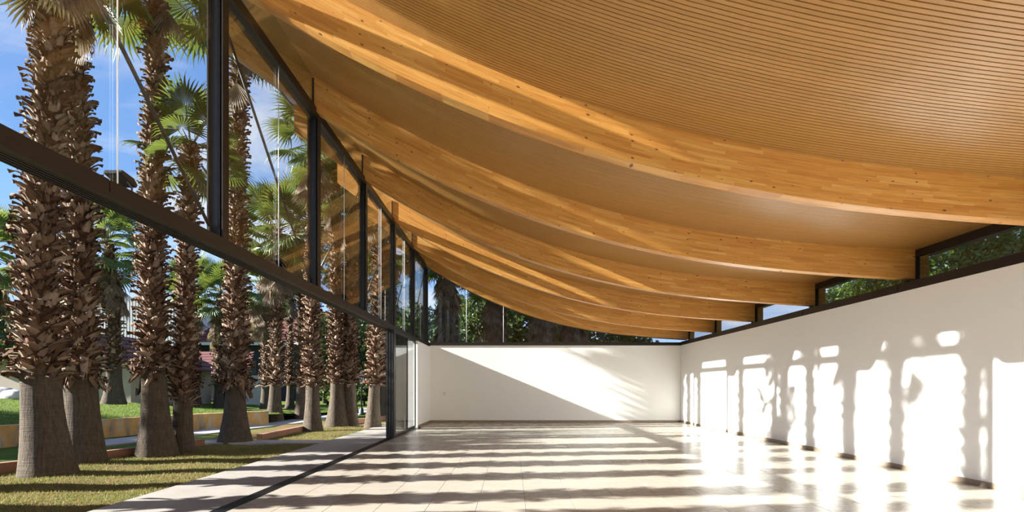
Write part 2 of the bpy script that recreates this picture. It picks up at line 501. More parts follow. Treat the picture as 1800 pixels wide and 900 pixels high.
b = MB(); b.box(-3.42, XR, YB - 0.015, YB, 0, 0.085)
struct('baseboard_back', b, M['base_board'], 'beige skirting along the end wall')
b = MB(); b.box(XR - 0.015, XR, Y0, YB - 0.015, 0, 0.085)
struct('baseboard_right', b, M['base_board'], 'beige skirting along the right wall')
b = MB(); b.box(-3.42, -3.405, 20.66, YB - 0.015, 0, 0.085)
struct('baseboard_left', b, M['base_board'], 'beige skirting along the short return wall')

# ------------------------------------------------------------------ ceiling and roof
SX = np.concatenate([np.linspace(-5.38, 1.0, 20), np.linspace(1.5, 7.6, 13)])
def curve_solid(x_list, o0, o1, y0, y1):
    """solid between the roof curve offset by o0 and o1 (vertical)"""
    b = MB(); n = len(x_list)
    for yy in (y0, y1):
        for x in x_list: b.v.append((x, yy, ztop(x) + o0))
        for x in x_list: b.v.append((x, yy, ztop(x) + o1))
    A, Bt, Cc, D = 0, n, 2 * n, 3 * n
    for i in range(n - 1):
        b.f.append((A+i, A+i+1, Cc+i+1, Cc+i)); b.f.append((Bt+i, D+i, D+i+1, Bt+i+1))
        b.f.append((A+i, Bt+i, Bt+i+1, A+i+1)); b.f.append((Cc+i, Cc+i+1, D+i+1, D+i))
    for i in (0, n - 1):
        b.f.append((A+i, Cc+i, D+i, Bt+i) if i == 0 else (A+i, Bt+i, D+i, Cc+i))
    b.m = [0] * len(b.f)
    return b
XL = list(SX)
ceiling = tag(curve_solid(XL, 0.0, 0.03, Y0 - 0.3, 24.3).build('ceiling', M['backing']),
              'curved hanging ceiling lined with narrow honey coloured wooden slats', kind='structure')
o = curve_solid([-5.50] + XL[1:-1] + [7.95], 0.031, 0.30, Y0 - 0.5, 24.5).build('roof', M['roof_deck'])
tag(o, 'curved roof slab over the hall', kind='structure')
struct('trim_1', curve_solid([-5.46, -5.39], -0.03, 0.031, Y0 - 0.5, 24.5), M['bronze'], 'dark roof edge strip along the eave')

NS = 60
slat_me = None
def slat_builder(y0=-0.5, w=0.0445):
    return curve_solid(XL, -0.013, -0.0005, 0, w)
slat_me = slat_builder().mesh('ceiling_slat', M['slat'])
n_s = 0
far = {'v': [], 'f': []}
base = slat_builder()
base_v = np.array(base.v); base_f = np.array(base.f)
spans = [(BEAM_Y[i] + BEAM_W, BEAM_Y[i + 1]) for i in range(len(BEAM_Y) - 1)]
order = sorted(range(len(spans)), key=lambda i: (spans[i][0] < 3.0, spans[i][0]))
nv = 0
for bi in order:
    a, c = spans[bi]
    pitch = (c - a) / NS
    for k in range(NS):
        y = a + pitch * (k + 0.5) - 0.0455 / 2
        if spans[bi][0] > 3.0 and n_s < 300:
            link('ceiling_slat', slat_me, ceiling, (0, y, 0)); n_s += 1
        else:
            far['v'].append(base_v + (0, y, 0)); far['f'].append(base_f + nv); nv += len(base_v)
if far['v']:
    me = np_mesh('far_ceiling_slats', np.concatenate(far['v']), np.concatenate(far['f']), M['slat'])
    tag(link('far_ceiling_slats', me, ceiling), kind='stuff')

# ------------------------------------------------------------------ glulam beams
def beam_mesh():
    b = MB(); b.uv = []
    xx = np.linspace(-5.25, 7.55, 72)
    arc = [0.0]
    for i in range(1, len(xx)):
        arc.append(arc[-1] + math.hypot(xx[i] - xx[i-1], zbot(xx[i]) - zbot(xx[i-1])))
    n = len(xx)
    for yy in (0, BEAM_W):
        for x in xx: b.v.append((x, yy, zbot(x)))
        for x in xx: b.v.append((x, yy, ztop(x)))
    A, T, A2, T2 = 0, n, 2 * n, 3 * n
    for i in range(n - 1):
        u0, u1 = arc[i], arc[i + 1]
        b.f.append((A+i, A+i+1, T+i+1, T+i)); b.uv.append([(u0,0),(u1,0),(u1,BEAM_D),(u0,BEAM_D)])
        b.f.append((A2+i+1, A2+i, T2+i, T2+i+1)); b.uv.append([(u1,1),(u0,1),(u0,1+BEAM_D),(u1,1+BEAM_D)])
        b.f.append((A+i+1, A+i, A2+i, A2+i+1)); b.uv.append([(u1,2.05),(u0,2.05),(u0,2.085),(u1,2.085)])
        b.f.append((T+i, T+i+1, T2+i+1, T2+i)); b.uv.append([(u0,3),(u1,3),(u1,3.2),(u0,3.2)])
    b.f.append((A, T, T2, A2)); b.uv.append([(0,4),(0,4.5),(.2,4.5),(.2,4)])
    b.f.append((A+n-1, A2+n-1, T2+n-1, T+n-1)); b.uv.append([(0,5),(.2,5),(.2,5.5),(0,5.5)])
    b.m = [0] * len(b.f)
    return b.mesh('glulam_beam', M['glulam'])
beam_me = beam_mesh()
beam_labels = {
    6.9: 'largest curved laminated timber beam sweeping across the top of the hall',
    10.3: 'second curved laminated timber beam, ending beside the dark leafy clerestory pane',
    13.7: 'third curved laminated timber beam counted back from the largest one',
    17.1: 'fourth curved laminated timber beam, ending between two panes of blue sky',
    20.5: 'fifth curved laminated timber beam, last one before the end wall',
    23.55: 'curved laminated timber beam lying directly over the end wall window',
    3.2: 'curved laminated timber beam just above the top edge of the view',
    -0.1: 'curved laminated timber beam directly over the camera',
    -3.3: 'curved laminated timber beam first behind the camera',
    -6.7: 'curved laminated timber beam at the wall behind the camera',
}
for y in BEAM_Y:
    o = link('glulam_beam', beam_me, None, (0, y, 0))
    tag(o, beam_labels[y], 'beam', 'curved glulam roof beams')

# ------------------------------------------------------------------ left facade: posts, transom, rail, glass
ordn = ['first', 'second', 'third', 'fourth', 'fifth']
def post_mesh_parts(parent, y, z0, z1):
    b = MB(); b.box(-3.535, -3.52, y - 0.075, y + 0.075, z0, z1); b.build('inner_flange', M['bronze'], parent)
    b = MB(); b.box(-3.715, -3.70, y - 0.075, y + 0.075, z0, z1); b.build('outer_flange', M['dark'], parent)
    b = MB(); b.box(-3.70, -3.535, y - 0.02, y + 0.02, z0, z1); b.build('web', M['dark'], parent)
    for s in (-1, 1):
        b = MB(); b.box(XG - 0.035, XG + 0.035, y + s * 0.02, y + s * 0.055, z0, 6.39); b.build('glazing_bead', M['dark'], parent)
plab = {7.0: 'widest black steel facade post, standing left of the others',
        10.4: 'second black steel facade post from the left above the transom',
        13.8: 'third black steel facade post from the left above the transom',
        17.2: 'fourth black steel facade post, above the end of the stacked doors',
        20.6: 'fifth black steel facade post, above the short white return wall'}
for y in POST_Y:
    t = empty('facade_post', (0, 0, 0), plab.get(round(y, 1)) or {3.3: 'black steel facade post just left of the pictured ones', 0.0: 'black steel facade post level with the camera', -3.2: 'black steel facade post first behind the camera', -6.6: 'black steel facade post at the wall behind the camera'}[round(y, 1)], 'post', 'black facade posts on the transom')
    post_mesh_parts(t, y, 3.30, 6.39)
    # tall fin beside the beam, reaching the ceiling
    b = MB(); b.box(-3.615, -3.585, y - 0.122, y - 0.102, 6.55, ztop(-3.6) - 0.06); b.build('fin', M['dark'], t)
t = empty('facade_post', (0, 0, 0), 'black corner post where the end wall window meets the facade', 'post', 'black facade posts on the transom')
post_mesh_parts(t, 23.80, 3.30, 6.39)

t = empty('transom_beam', (0, 0, 0), 'long dark bronze transom running over the open glass doors', 'beam')
cuts = [Y0] + [y + 1.65 for y in POST_Y if Y0 < y + 1.65 < 22.3] + [24.0]
for a, c in zip(cuts[:-1], cuts[1:]):
    b = MB(); b.box(-3.76, -3.50, a + 0.006, c - 0.006, 3.19, 3.30); b.build('transom_segment', M['bronze'], t)
b = MB(); b.box(-3.75, -3.51, Y0, 24.0, 3.20, 3.29); b.build('transom_core', M['dark'], t)
b = MB(); b.box(-3.57, -3.50, Y0, 20.6, 3.15, 3.19); b.build('cover_strip', M['bronze'], t)
for k in range(5):
    x = -3.755 + k * 0.04
    b = MB(); b.box(x, x + 0.016, Y0, 20.6, 3.15, 3.19); b.build('track_fin', M['dark'], t)

t = empty('floor_track', (0, 0, 0), 'black grooved sliding door track set into the floor', 'track')
b = MB(); b.box(-3.62, -3.42, -8, 20.62, -0.06, -0.018); b.build('channel', M['dark'], t)
for k in range(6):
    x = -3.62 + k * 0.0368
    b = MB(); b.box(x, x + 0.016, -8, 20.62, -0.018, 0.002); b.build('track_fin', M['dark'], t)

t = empty('top_rail', (0, 0, 0), 'black steel rail along the top of the tall facade glazing', 'rail')
b = MB(); b.box(-3.72, -3.54, Y0, 24.0, 6.52, 6.55); b.build('upper_flange', M['bronze'], t)
b = MB(); b.box(-3.72, -3.54, Y0, 24.0, 6.39, 6.415); b.build('lower_flange', M['dark'], t)
b = MB(); b.box(-3.66, -3.62, Y0, 24.0, 6.415, 6.52); b.build('web', M['dark'], t)
b = MB(); b.box(-3.555, -3.54, Y0, 24.0, 6.415, 6.52); b.build('fascia', M['bronze'], t)

wi = 0
def window(label):
    global wi
    wi += 1
    return tag(empty('window_%d' % wi), label, kind='structure')
PY = POST_Y + [23.80]
for a, c in zip(PY[:-1], PY[1:]):
    t = window('tall clear facade pane between two black posts above the transom')
    b = MB(); b.box(XG - 0.006, XG + 0.006, a + 0.03, c - 0.03, 3.30, 6.39); b.build('pane', M['glass'], t)
    b = MB(); zt = ztop(-3.6) - 0.03
    b.box(XG - 0.006, XG + 0.006, a + 0.11, c - 0.11, 6.55, zt); b.build('upper_pane', M['glass'], t)

# rods, cables, floodlights
def rod(name, p, q, r, m, label, cat, group):
    b = MB(); b.tube([p, q], r, 8)
    return tag(b.build(name, m, None, True), label, cat, group)
for i, (a, c) in enumerate(zip(PY[:-1], PY[1:])):
    if c < 3.0: continue
    where = {3.3: 'left of the widest post', 7.0: 'between the first and second post', 10.4: 'between the second and third post',
             13.8: 'between the third and fourth post', 17.2: 'between the fourth and fifth post', 20.6: 'next to the corner post'}.get(round(a, 1), 'outside the view')
    x = -3.66
    if a < 10: p, q = (x, a + 0.12, 6.22), (x, c - 0.1, 3.42)
    else: p, q = (x, a + 0.1, 3.42), (x, c - 0.12, 6.22)
    t = empty('brace_rod', (0, 0, 0), 'slim black diagonal brace ' + where, 'brace', 'diagonal braces of the facade')
    b = MB(); b.tube([p, q], 0.020, 8); b.build('rod', M['rod'], t, True)
    for e_ in (p, q):
        s = 1 if e_[2] < 4 else -1
        b = MB(); b.box(x - 0.012, x + 0.012, e_[1] - 0.04, e_[1] + 0.04, e_[2] - 0.12 if s > 0 else e_[2] - 0.04, e_[2] + 0.04 if s > 0 else e_[2] + 0.08); b.build('gusset', M['dark'], t)
    ym = (a + c) / 2
    rod('hanging_cable', (-3.57, ym, 3.30), (-3.57, ym, 6.39), 0.006, M['white_cable'], 'thin white vertical cable ' + where, 'cable', 'thin white cables in the facade')
    t = empty('floodlight', (-3.57, ym + 0.12, 3.30), 'small black floodlight on the transom ' + where, 'floodlight', 'floodlights on the transom')
    b = MB(); b.prism([(-0.12, 0.13), (0.09, 0.07), (0.11, 0.10), (0.06, 0.145), (-0.10, 0.165)], 'x', -0.13, 0.03); hs = b.build('housing', M['dark'], t)
    b = MB(); b.prism([(-0.09, 0.120), (0.06, 0.077), (0.06, 0.081), (-0.09, 0.124)], 'x', -0.12, 0.02); b.build('lens', M['rod'], hs)
    b = MB(); b.tube([(0, 0.07, 0.0), (0.01, 0.06, 0.05), (0, 0.0, 0.10)], 0.010, 6); b.build('bracket', M['dark'], t)

# stacked sliding doors
def door(n, x, y0, y1, label):
    t = tag(empty('door_%d' % n), label, kind='structure')
    b = MB(); b.box(x - 0.02, x + 0.02, y0, y0 + 0.07, 0.02, 3.15); b.build('stile', M['dark'], t)
    b = MB(); b.box(x - 0.02, x + 0.02, y1 - 0.05, y1, 0.02, 3.15); b.build('stile', M['dark'], t)
    b = MB(); b.box(x - 0.02, x + 0.02, y0 + .07, y1 - .05, 0.02, 0.09); b.build('bottom_rail', M['dark'], t)
    b = MB(); b.box(x - 0.02, x + 0.02, y0 + .07, y1 - .05, 3.08, 3.15); b.build('top_rail', M['dark'], t)
    b = MB(); b.box(x - 0.005, x + 0.005, y0 + .07, y1 - .05, 0.09, 3.08); b.build('pane', M['glass'], t)
door(1, -3.455, 16.75, 18.78, 'inner sliding glass door leaf nearest the opening')
door(2, -3.500, 18.74, 20.60, 'sliding glass door leaf against the white return wall')
door(3, -3.545, 16.80, 18.70, 'middle sliding glass door leaf in the stack')
door(4, -3.590, 16.85, 18.70, 'outer sliding glass door leaf in the stack')
t = empty('door_jamb', (0, 0, 0), 'tall thick black jamb at the end of the stacked doors', 'jamb')
b = MB(); b.box(-3.66, -3.43, 16.52, 16.74, 0.0, 3.15); b.build('jamb_post', M['dark'], t)
for k in range(3):
    b = MB(); b.box(-3.64 + k * 0.075, -3.60 + k * 0.075, 16.49, 16.53, 0.0, 3.15); b.build('rib', M['rod'], t)
b = MB(); b.tube([(-3.3, 20.35, 0), (-3.3, 20.35, 0.05)], [0.035, 0.028], 12)
tag(b.build('door_stop', M['dark'], None, True), 'small black door stop on the floor by the return wall', 'door stop')
b = MB(); b.box(-2.86, -2.78, YB - 0.008, YB, 1.14, 1.26); sw = b.build('wall_switch', M['plate'])
tag(sw, 'small pale switch plate on the shaded end wall', 'switch')
b = MB(); b.box(-2.84, -2.80, YB - 0.012, YB - 0.008, 1.17, 1.23); b.build('rocker', M['wall'], sw)

# right clerestory
zc = ztop(XRG)
for k, y in enumerate(BEAM_Y[:-1]):
    y2 = BEAM_Y[k + 1]
    lab = {6.9: 'clerestory pane with dark foliage behind, nearest on the right', 10.3: 'clerestory pane with bright hedge leaves behind',
           13.7: 'clerestory pane showing blue sky between third and fourth beams', 17.1: 'clerestory pane showing blue sky between fourth and fifth beams',
           20.5: 'smallest clerestory pane in the far right corner'}.get(y, 'clerestory pane outside the view')
    t = window(lab)
    a, c = y + BEAM_W, y2
    b = MB(); b.box(XRG - .006, XRG + .006, a, c, 3.35, zc - 0.14); b.build('pane', M['glass_grey'], t)
    b = MB(); b.box(XRG - .03, XRG + .03, a, c, zc - 0.14, zc - 0.015); b.build('head_frame', M['bronze'], t)
    b = MB(); b.box(XRG - .03, XRG + .03, a, a + 0.06, 3.35, zc - 0.14); b.build('mullion', M['bronze'], t)
    b = MB(); b.box(XRG - .03, XRG + .03, c - 0.035, c, 3.35, zc - 0.14); b.build('mullion', M['bronze'], t)
t = tag(empty('trim_2'), 'dark sill frame on top of the right wall', kind='structure')
cuts = [Y0] + [y + 0.05 for y in BEAM_Y[1:-1]] + [YB - 0.05]
for a, c in zip(cuts[:-1], cuts[1:]):
    b = MB(); b.box(XR - 0.004, 7.42, a + .008, c - .008, 3.202, 3.35); b.build('sill_segment', M['bronze'], t)
b = MB(); b.box(XR + 0.01, 7.41, Y0, YB - 0.05, 3.2, 3.345); b.build('sill_core', M['dark'], t)

# back clerestory
b = MB(); b.box(-3.50, 7.42, YB - 0.03, 24.05, 3.20, 3.33)
struct('trim_3', b, M['bronze'], 'dark sill frame on top of the end wall')
t = window('wide end wall window curving under the last timber beam with shaggy palms behind')
xx = np.linspace(-3.5, 7.3, 40)
poly = [(-3.5, 3.33), (7.3, 3.33)] + [(x, zbot(x) + 0.12) for x in xx[::-1]]
b = MB(); b.prism(poly, 'y', 23.80, 23.812); b.build('pane', M['glass'], t)
b = MB()
pl = [(x, zbot(x) - 0.015) for x in xx] + [(x, zbot(x) + 0.10) for x in xx[::-1]]
for i in range(len(xx) - 1):
    b.prism([(xx[i], zbot(xx[i]) - 0.02), (xx[i+1], zbot(xx[i+1]) - 0.02), (xx[i+1], zbot(xx[i+1]) + 0.1), (xx[i], zbot(xx[i]) + 0.1)], 'y', 23.77, 23.83)
b.build('curved_head', M['dark'], t)
for x, nm in ((-1.90, 'left of the middle shaggy palm'), (-0.36, 'right of the middle shaggy palm')):
    rod('hanging_cable', (x, 23.72, 3.33), (x, 23.72, zbot(x)), 0.007, M['white_cable'], 'thin pale cable in the end wall window ' + nm, 'cable', 'thin white cables in the end wall window')

# ------------------------------------------------------------------ ground
def grid(name, x0, x1, y0, y1, nx, ny, zf, mat, parent=None):
    X, Y = np.meshgrid(np.linspace(x0, x1, nx), np.linspace(y0, y1, ny))
    Z = np.vectorize(zf)(X, Y)
    v = np.stack([X.ravel(), Y.ravel(), Z.ravel()], 1)
    i = np.arange(nx * ny).reshape(ny, nx)
    f = np.stack([i[:-1, :-1].ravel(), i[:-1, 1:].ravel(), i[1:, 1:].ravel(), i[1:, :-1].ravel()], 1)
    return link(name, np_mesh(name, v, f, mat, smooth=True), parent)

o = grid('ground', -110, 60, -40, 130, 30, 30, lambda x, y: -0.07, M['lawn'])
tag(o, 'green park lawn stretching behind the palms', kind='structure')
def bumpy(x, y): return 0.012 * math.sin(x * 3.1 + y * 1.3) + 0.012 * math.sin(y * 2.7 - x * 1.1)
def edge_x(y):  # curb line
    return -9.3 + (y - 10.0) * 0.235 if y > 4 else -10.7
o = grid('lawn_strip', -9.0, -5.09, -6, 25, 24, 110, lambda x, y: -0.045 + bumpy(x, y), M['lawn_dry'])
tag(o, 'patchy dry lawn strip between terrace and curb', kind='structure')

# retaining wall, upper bank
RW = [(-14.2, 4.0), (-13.2, 14.0), (-12.3, 18.0), (-11.2, 21.0), (-10.0, 23.2)]
def rw_x(y):
    return float(np.interp(y, [p[1] for p in RW], [p[0] for p in RW]))
t = tag(empty('retaining_wall'), 'low stained concrete retaining wall below the grass bank', 'wall')
for k in range(len(RW) - 1):
    (xa, ya), (xb, yb) = RW[k], RW[k + 1]
    nseg = max(1, int((yb - ya) / 2.0))
    for j in range(nseg):
        f0, f1 = j / nseg, (j + 1) / nseg
        pa = Vector((xa + (xb - xa) * f0, ya + (yb - ya) * f0, 0)); pb = Vector((xa + (xb - xa) * f1, ya + (yb - ya) * f1, 0))
        d = (pb - pa).normalized(); nn = Vector((d.y, -d.x, 0)) * 0.12
        a_, b_ = pa + d * 0.006, pb - d * 0.006
        m_ = MB(); m_.prism([(a_.x + nn.x, a_.y + nn.y), (b_.x + nn.x, b_.y + nn.y), (b_.x - nn.x, b_.y - nn.y), (a_.x - nn.x, a_.y - nn.y)], 'z', -0.1, 0.50)
        m_.build('wall_panel', M['stained'], t)
def bank(x, y):
    d = max(0.0, rw_x(min(y, 23)) - x - 0.0)
    z = 0.44 + 0.75 * (1 - math.exp(-d * 0.14))
    fade = 1.0
    if y > 20: fade = max(0.0, 1 - (y - 20) / 16.0 * (1.0 if x > -16 else max(0.0, (x + 26) / 10.0)))
    return z * fade - 0.08 * (1 - fade) + 0.04 * math.sin(x * .9) * math.sin(y * .7)
v = []; f = []
ys = np.linspace(3.5, 45, 70); us = np.linspace(0, 1, 50)
for y in ys:
    xw = rw_x(min(y, 23.2)) - 0.11 if y < 23.2 else rw_x(23.2) - 0.11
    for u in us:
        x = xw - u * u * 45
        v.append((x, y, bank(x, y)))
nx = len(us)
i = np.arange(len(ys) * nx).reshape(len(ys), nx)
f = np.stack([i[:-1, :-1].ravel(), i[1:, :-1].ravel(), i[1:, 1:].ravel(), i[:-1, 1:].ravel()], 1)
o = link('grass_bank', np_mesh('grass_bank', np.array(v), f, M['lawn'], smooth=True))
tag(o, 'green grass bank rising behind the retaining wall', kind='structure')

# curbs and path
def strip(name, pts, half, z0, z1, mat, label, cat=None, kind=None):
    t = empty(name); tag(t, label, cat, None, kind)
    for (xa, ya), (xb, yb) in zip(pts[:-1], pts[1:]):
        pa, pb = Vector((xa, ya, 0)), Vector((xb, yb, 0))
        d = (pb - pa).normalized(); nn = Vector((d.y, -d.x, 0)) * half
        a_, b_ = pa + d * 0.004, pb - d * 0.004
        m_ = MB(); m_.prism([(a_.x + nn.x, a_.y + nn.y), (b_.x + nn.x, b_.y + nn.y), (b_.x - nn.x, b_.y - nn.y), (a_.x - nn.x, a_.y - nn.y)], 'z', z0, z1)
        m_.build(name + '_block', mat, t)
    return t
strip('curb', [(-10.3, 5.5), (-9.8, 8), (-9.25, 10.2), (-8.75, 12.0), (-8.42, 13.3), (-8.1, 14.9)], 0.07, -0.1, 0.12, M['curb'], 'long red brown curb behind the nearest palms', 'curb')
strip('curb', [(-7.15, 16.1), (-7.18, 18.0), (-7.2, 19.8)], 0.08, -0.1, 0.14, M['curb'], 'short red brown curb beside the cross path', 'curb')
strip('curb', [(-6.95, 22.2), (-6.2, 24.4), (-5.8, 26.5)], 0.08, -0.1, 0.14, M['curb'], 'dark red curb behind the twin palms', 'curb')
b = MB(); b.box(-9.9, -5.10, 15.15, 15.95, -0.1, -0.005)
tag(b.build('cross_path', M['path']), 'grey path crossing the lawn towards the terrace', kind='structure')
b = MB(); b.prism([(-12.2, 14.2), (-10.6, 14.2), (-8.9, 24), (-8.4, 40), (-10.4, 40), (-10.2, 23.6)], 'z', -0.1, -0.03)
tag(b.build('garden_path', M['path']), 'grey garden path below the retaining wall', kind='structure')
b = MB(); b.box(-30, -9, 30.5, 33.0, -0.1, -0.03)
tag(b.build('house_path', M['path']), 'grey paved path in front of the house', kind='structure')

# grass blades
def blades(name, n, xf, zf, mat, h0, h1, label):
    P = np.array([xf() for _ in range(n)])
    z = np.array([zf(p[0], p[1]) for p in P])
    ang = rng.uniform(0, 2 * np.pi, n); h = rng.uniform(h0, h1, n); w = rng.uniform(0.004, 0.009, n) * (h1 / 0.05)
    lx, ly = rng.normal(0, 0.5, n) * h, rng.normal(0, 0.5, n) * h
    a = np.stack([P[:, 0] - np.cos(ang) * w, P[:, 1] - np.sin(ang) * w, z - 0.005], 1)
    b = np.stack([P[:, 0] + np.cos(ang) * w, P[:, 1] + np.sin(ang) * w, z - 0.005], 1)
    c = np.stack([P[:, 0] + lx, P[:, 1] + ly, z + h], 1)
    v = np.stack([a, b, c], 1).reshape(-1, 3)
    f = np.arange(3 * n).reshape(n, 3)
    o = link(name, np_mesh(name, v, f, mat))
    return tag(o, label, 'grass', None, 'stuff')
def near_pt():
    while True:
        y = 6.0 + 17.5 * random.random() ** 1.5
        x = random.uniform(-9.0, -5.09)
        if x < edge_x(y) + 0.1 or 15.1 < y < 16.0: continue
        return (x, y)
blades('dry_grass', 60000, near_pt, lambda x, y: -0.045 + bumpy(x, y), M['blade'], 0.015, 0.045, 'short patchy dry grass growing beside the terrace')
def bank_pt():
    y = random.uniform(11, 30); x = rw_x(min(y, 23)) - 0.13 - random.random() ** 1.6 * 14
    return (x, y)
blades('bank_grass', 40000, bank_pt, bank, M['blade_green'], 0.03, 0.07, 'bright green grass covering the bank')

# ------------------------------------------------------------------ palms
def boot_verts(kind):
    """a dry leaf base: curved plate pointing up and out, notched at the tip. local: y out, z up"""
    r = random.Random(kind)
    secs = []
    curl = [0.04, 0.09, 0.14][kind % 3]
    for s, hw in ((0.0, 0.072), (0.35, 0.064), (0.7, 0.044), (1.0, 0.030)):
        out = 0.0 + 0.06 * s + curl * s * s
        z = 0.25 * s - 0.04 * s * s
        secs.append((out, z, hw))
    vs = []
    for layer in (0, 1):
        for k, (out, z, hw) in enumerate(secs):
            o2 = out - layer * 0.014
            for j in (-1, 0, 1):
                zz = z - (0.075 if (k == 3 and j == 0) else 0) + r.uniform(-0.01, 0.01)
                vs.append((j * hw, o2 + (0.018 if j == 0 else 0.0) + (0.012 if k == 3 and j else 0), zz))
    fs = []
    for k in range(3):
        for j in range(2):
            a = k * 3 + j
            fs.append((a, a + 1, a + 4, a + 3)); fs.append((12 + a, 12 + a + 3, 12 + a + 4, 12 + a + 1))
        fs.append((k * 3, k * 3 + 3, 12 + k * 3 + 3, 12 + k * 3)); fs.append((k * 3 + 2, 12 + k * 3 + 2, 12 + k * 3 + 5, k * 3 + 5))
    fs.append((9, 10, 22, 21)); fs.append((10, 11, 23, 22))
    return np.array(vs), np.array(fs)
BOOT = [boot_verts(k) for k in range(6)]
boot_me = [np_mesh('leaf_base', v_, f_, M['boot']) for v_, f_ in BOOT]

def fan_mesh(name, kind, dead=False):
    """one fan leaf: stalk along +x, blade of pleated pointed segments"""
    r = random.Random(kind * 11 + dead)
    b = MB()
    L = 0.95 if not dead else 0.7
    droop = 0.18 + 0.10 * (kind % 3)
    if dead: droop = 0.05
    pts = [(L * s, 0, -droop * 0.5 * s * s) for s in np.linspace(0, 1, 5)]
    for k in range(4):
        p, q = pts[k], pts[k + 1]
        w0, w1 = 0.028 - 0.004 * k, 0.028 - 0.004 * (k + 1)
        b.quad((p[0], -w0, p[2]), (q[0], -w1, q[2]), (q[0], 0, q[2] - 0.015), (p[0], 0, p[2] - 0.015), mi=1)
        b.quad((p[0], 0, p[2] - 0.015), (q[0], 0, q[2] - 0.015), (q[0], w1, q[2]), (p[0], w0, p[2]), mi=1)
    hub = Vector(pts[-1])
    n = 26 if not dead else 16
    spread = math.radians(118 if not dead else 38)
    R = 0.95
    def P(rad, ang, lift):
        x = math.cos(ang) * rad; y = math.sin(ang) * rad
        sag = -droop * (rad / R) ** 2.2 * 0.9
        return Vector((hub.x + x, hub.y + y, hub.z + sag + lift))
    for k in range(n):
        a0 = -spread + 2 * spread * k / n; a1 = -spread + 2 * spread * (k + 1) / n; am = (a0 + a1) / 2
        rl = R * (0.80 + 0.20 * math.cos(am * 0.6)) * r.uniform(0.9, 1.06)
        fold = 0.022
        split = rl * r.uniform(0.50, 0.62)
        tip = P(rl, am + r.uniform(-0.03, 0.03), -0.05 - (r.uniform(0.0, 0.16) if not dead else 0.0))
        h0, h1 = P(0.03, a0, 0), P(0.03, a1, 0)
        m0, m1, mm = P(split, a0, -fold), P(split, a1, -fold), P(split, am, fold * 0.6)
        q = P(split + (rl - split) * 0.55, am, -0.015); dl = Vector((-math.sin(am), math.cos(am), 0)) * 0.018
        b.quad(h0, m0, mm); b.quad(h1, mm, m1)
        b.quad(m0, q - dl, q, mm); b.quad(mm, q, q + dl, m1)
        b.quad(q - dl, tip, q); b.quad(q, tip, q + dl)
    m = b.mesh(name, [M['dead'] if dead else M['frond'], M['dead'] if dead else M['petiole']])
    return m
fan_me = [fan_mesh('fan_leaf', k) for k in range(5)]
dead_me = [fan_mesh('dead_leaf', k, True) for k in range(3)]

def palm_trunk_ring(axis, z):
    xs_ = np.interp(z, [a[0] for a in axis], [a[1] for a in axis])
    return xs_

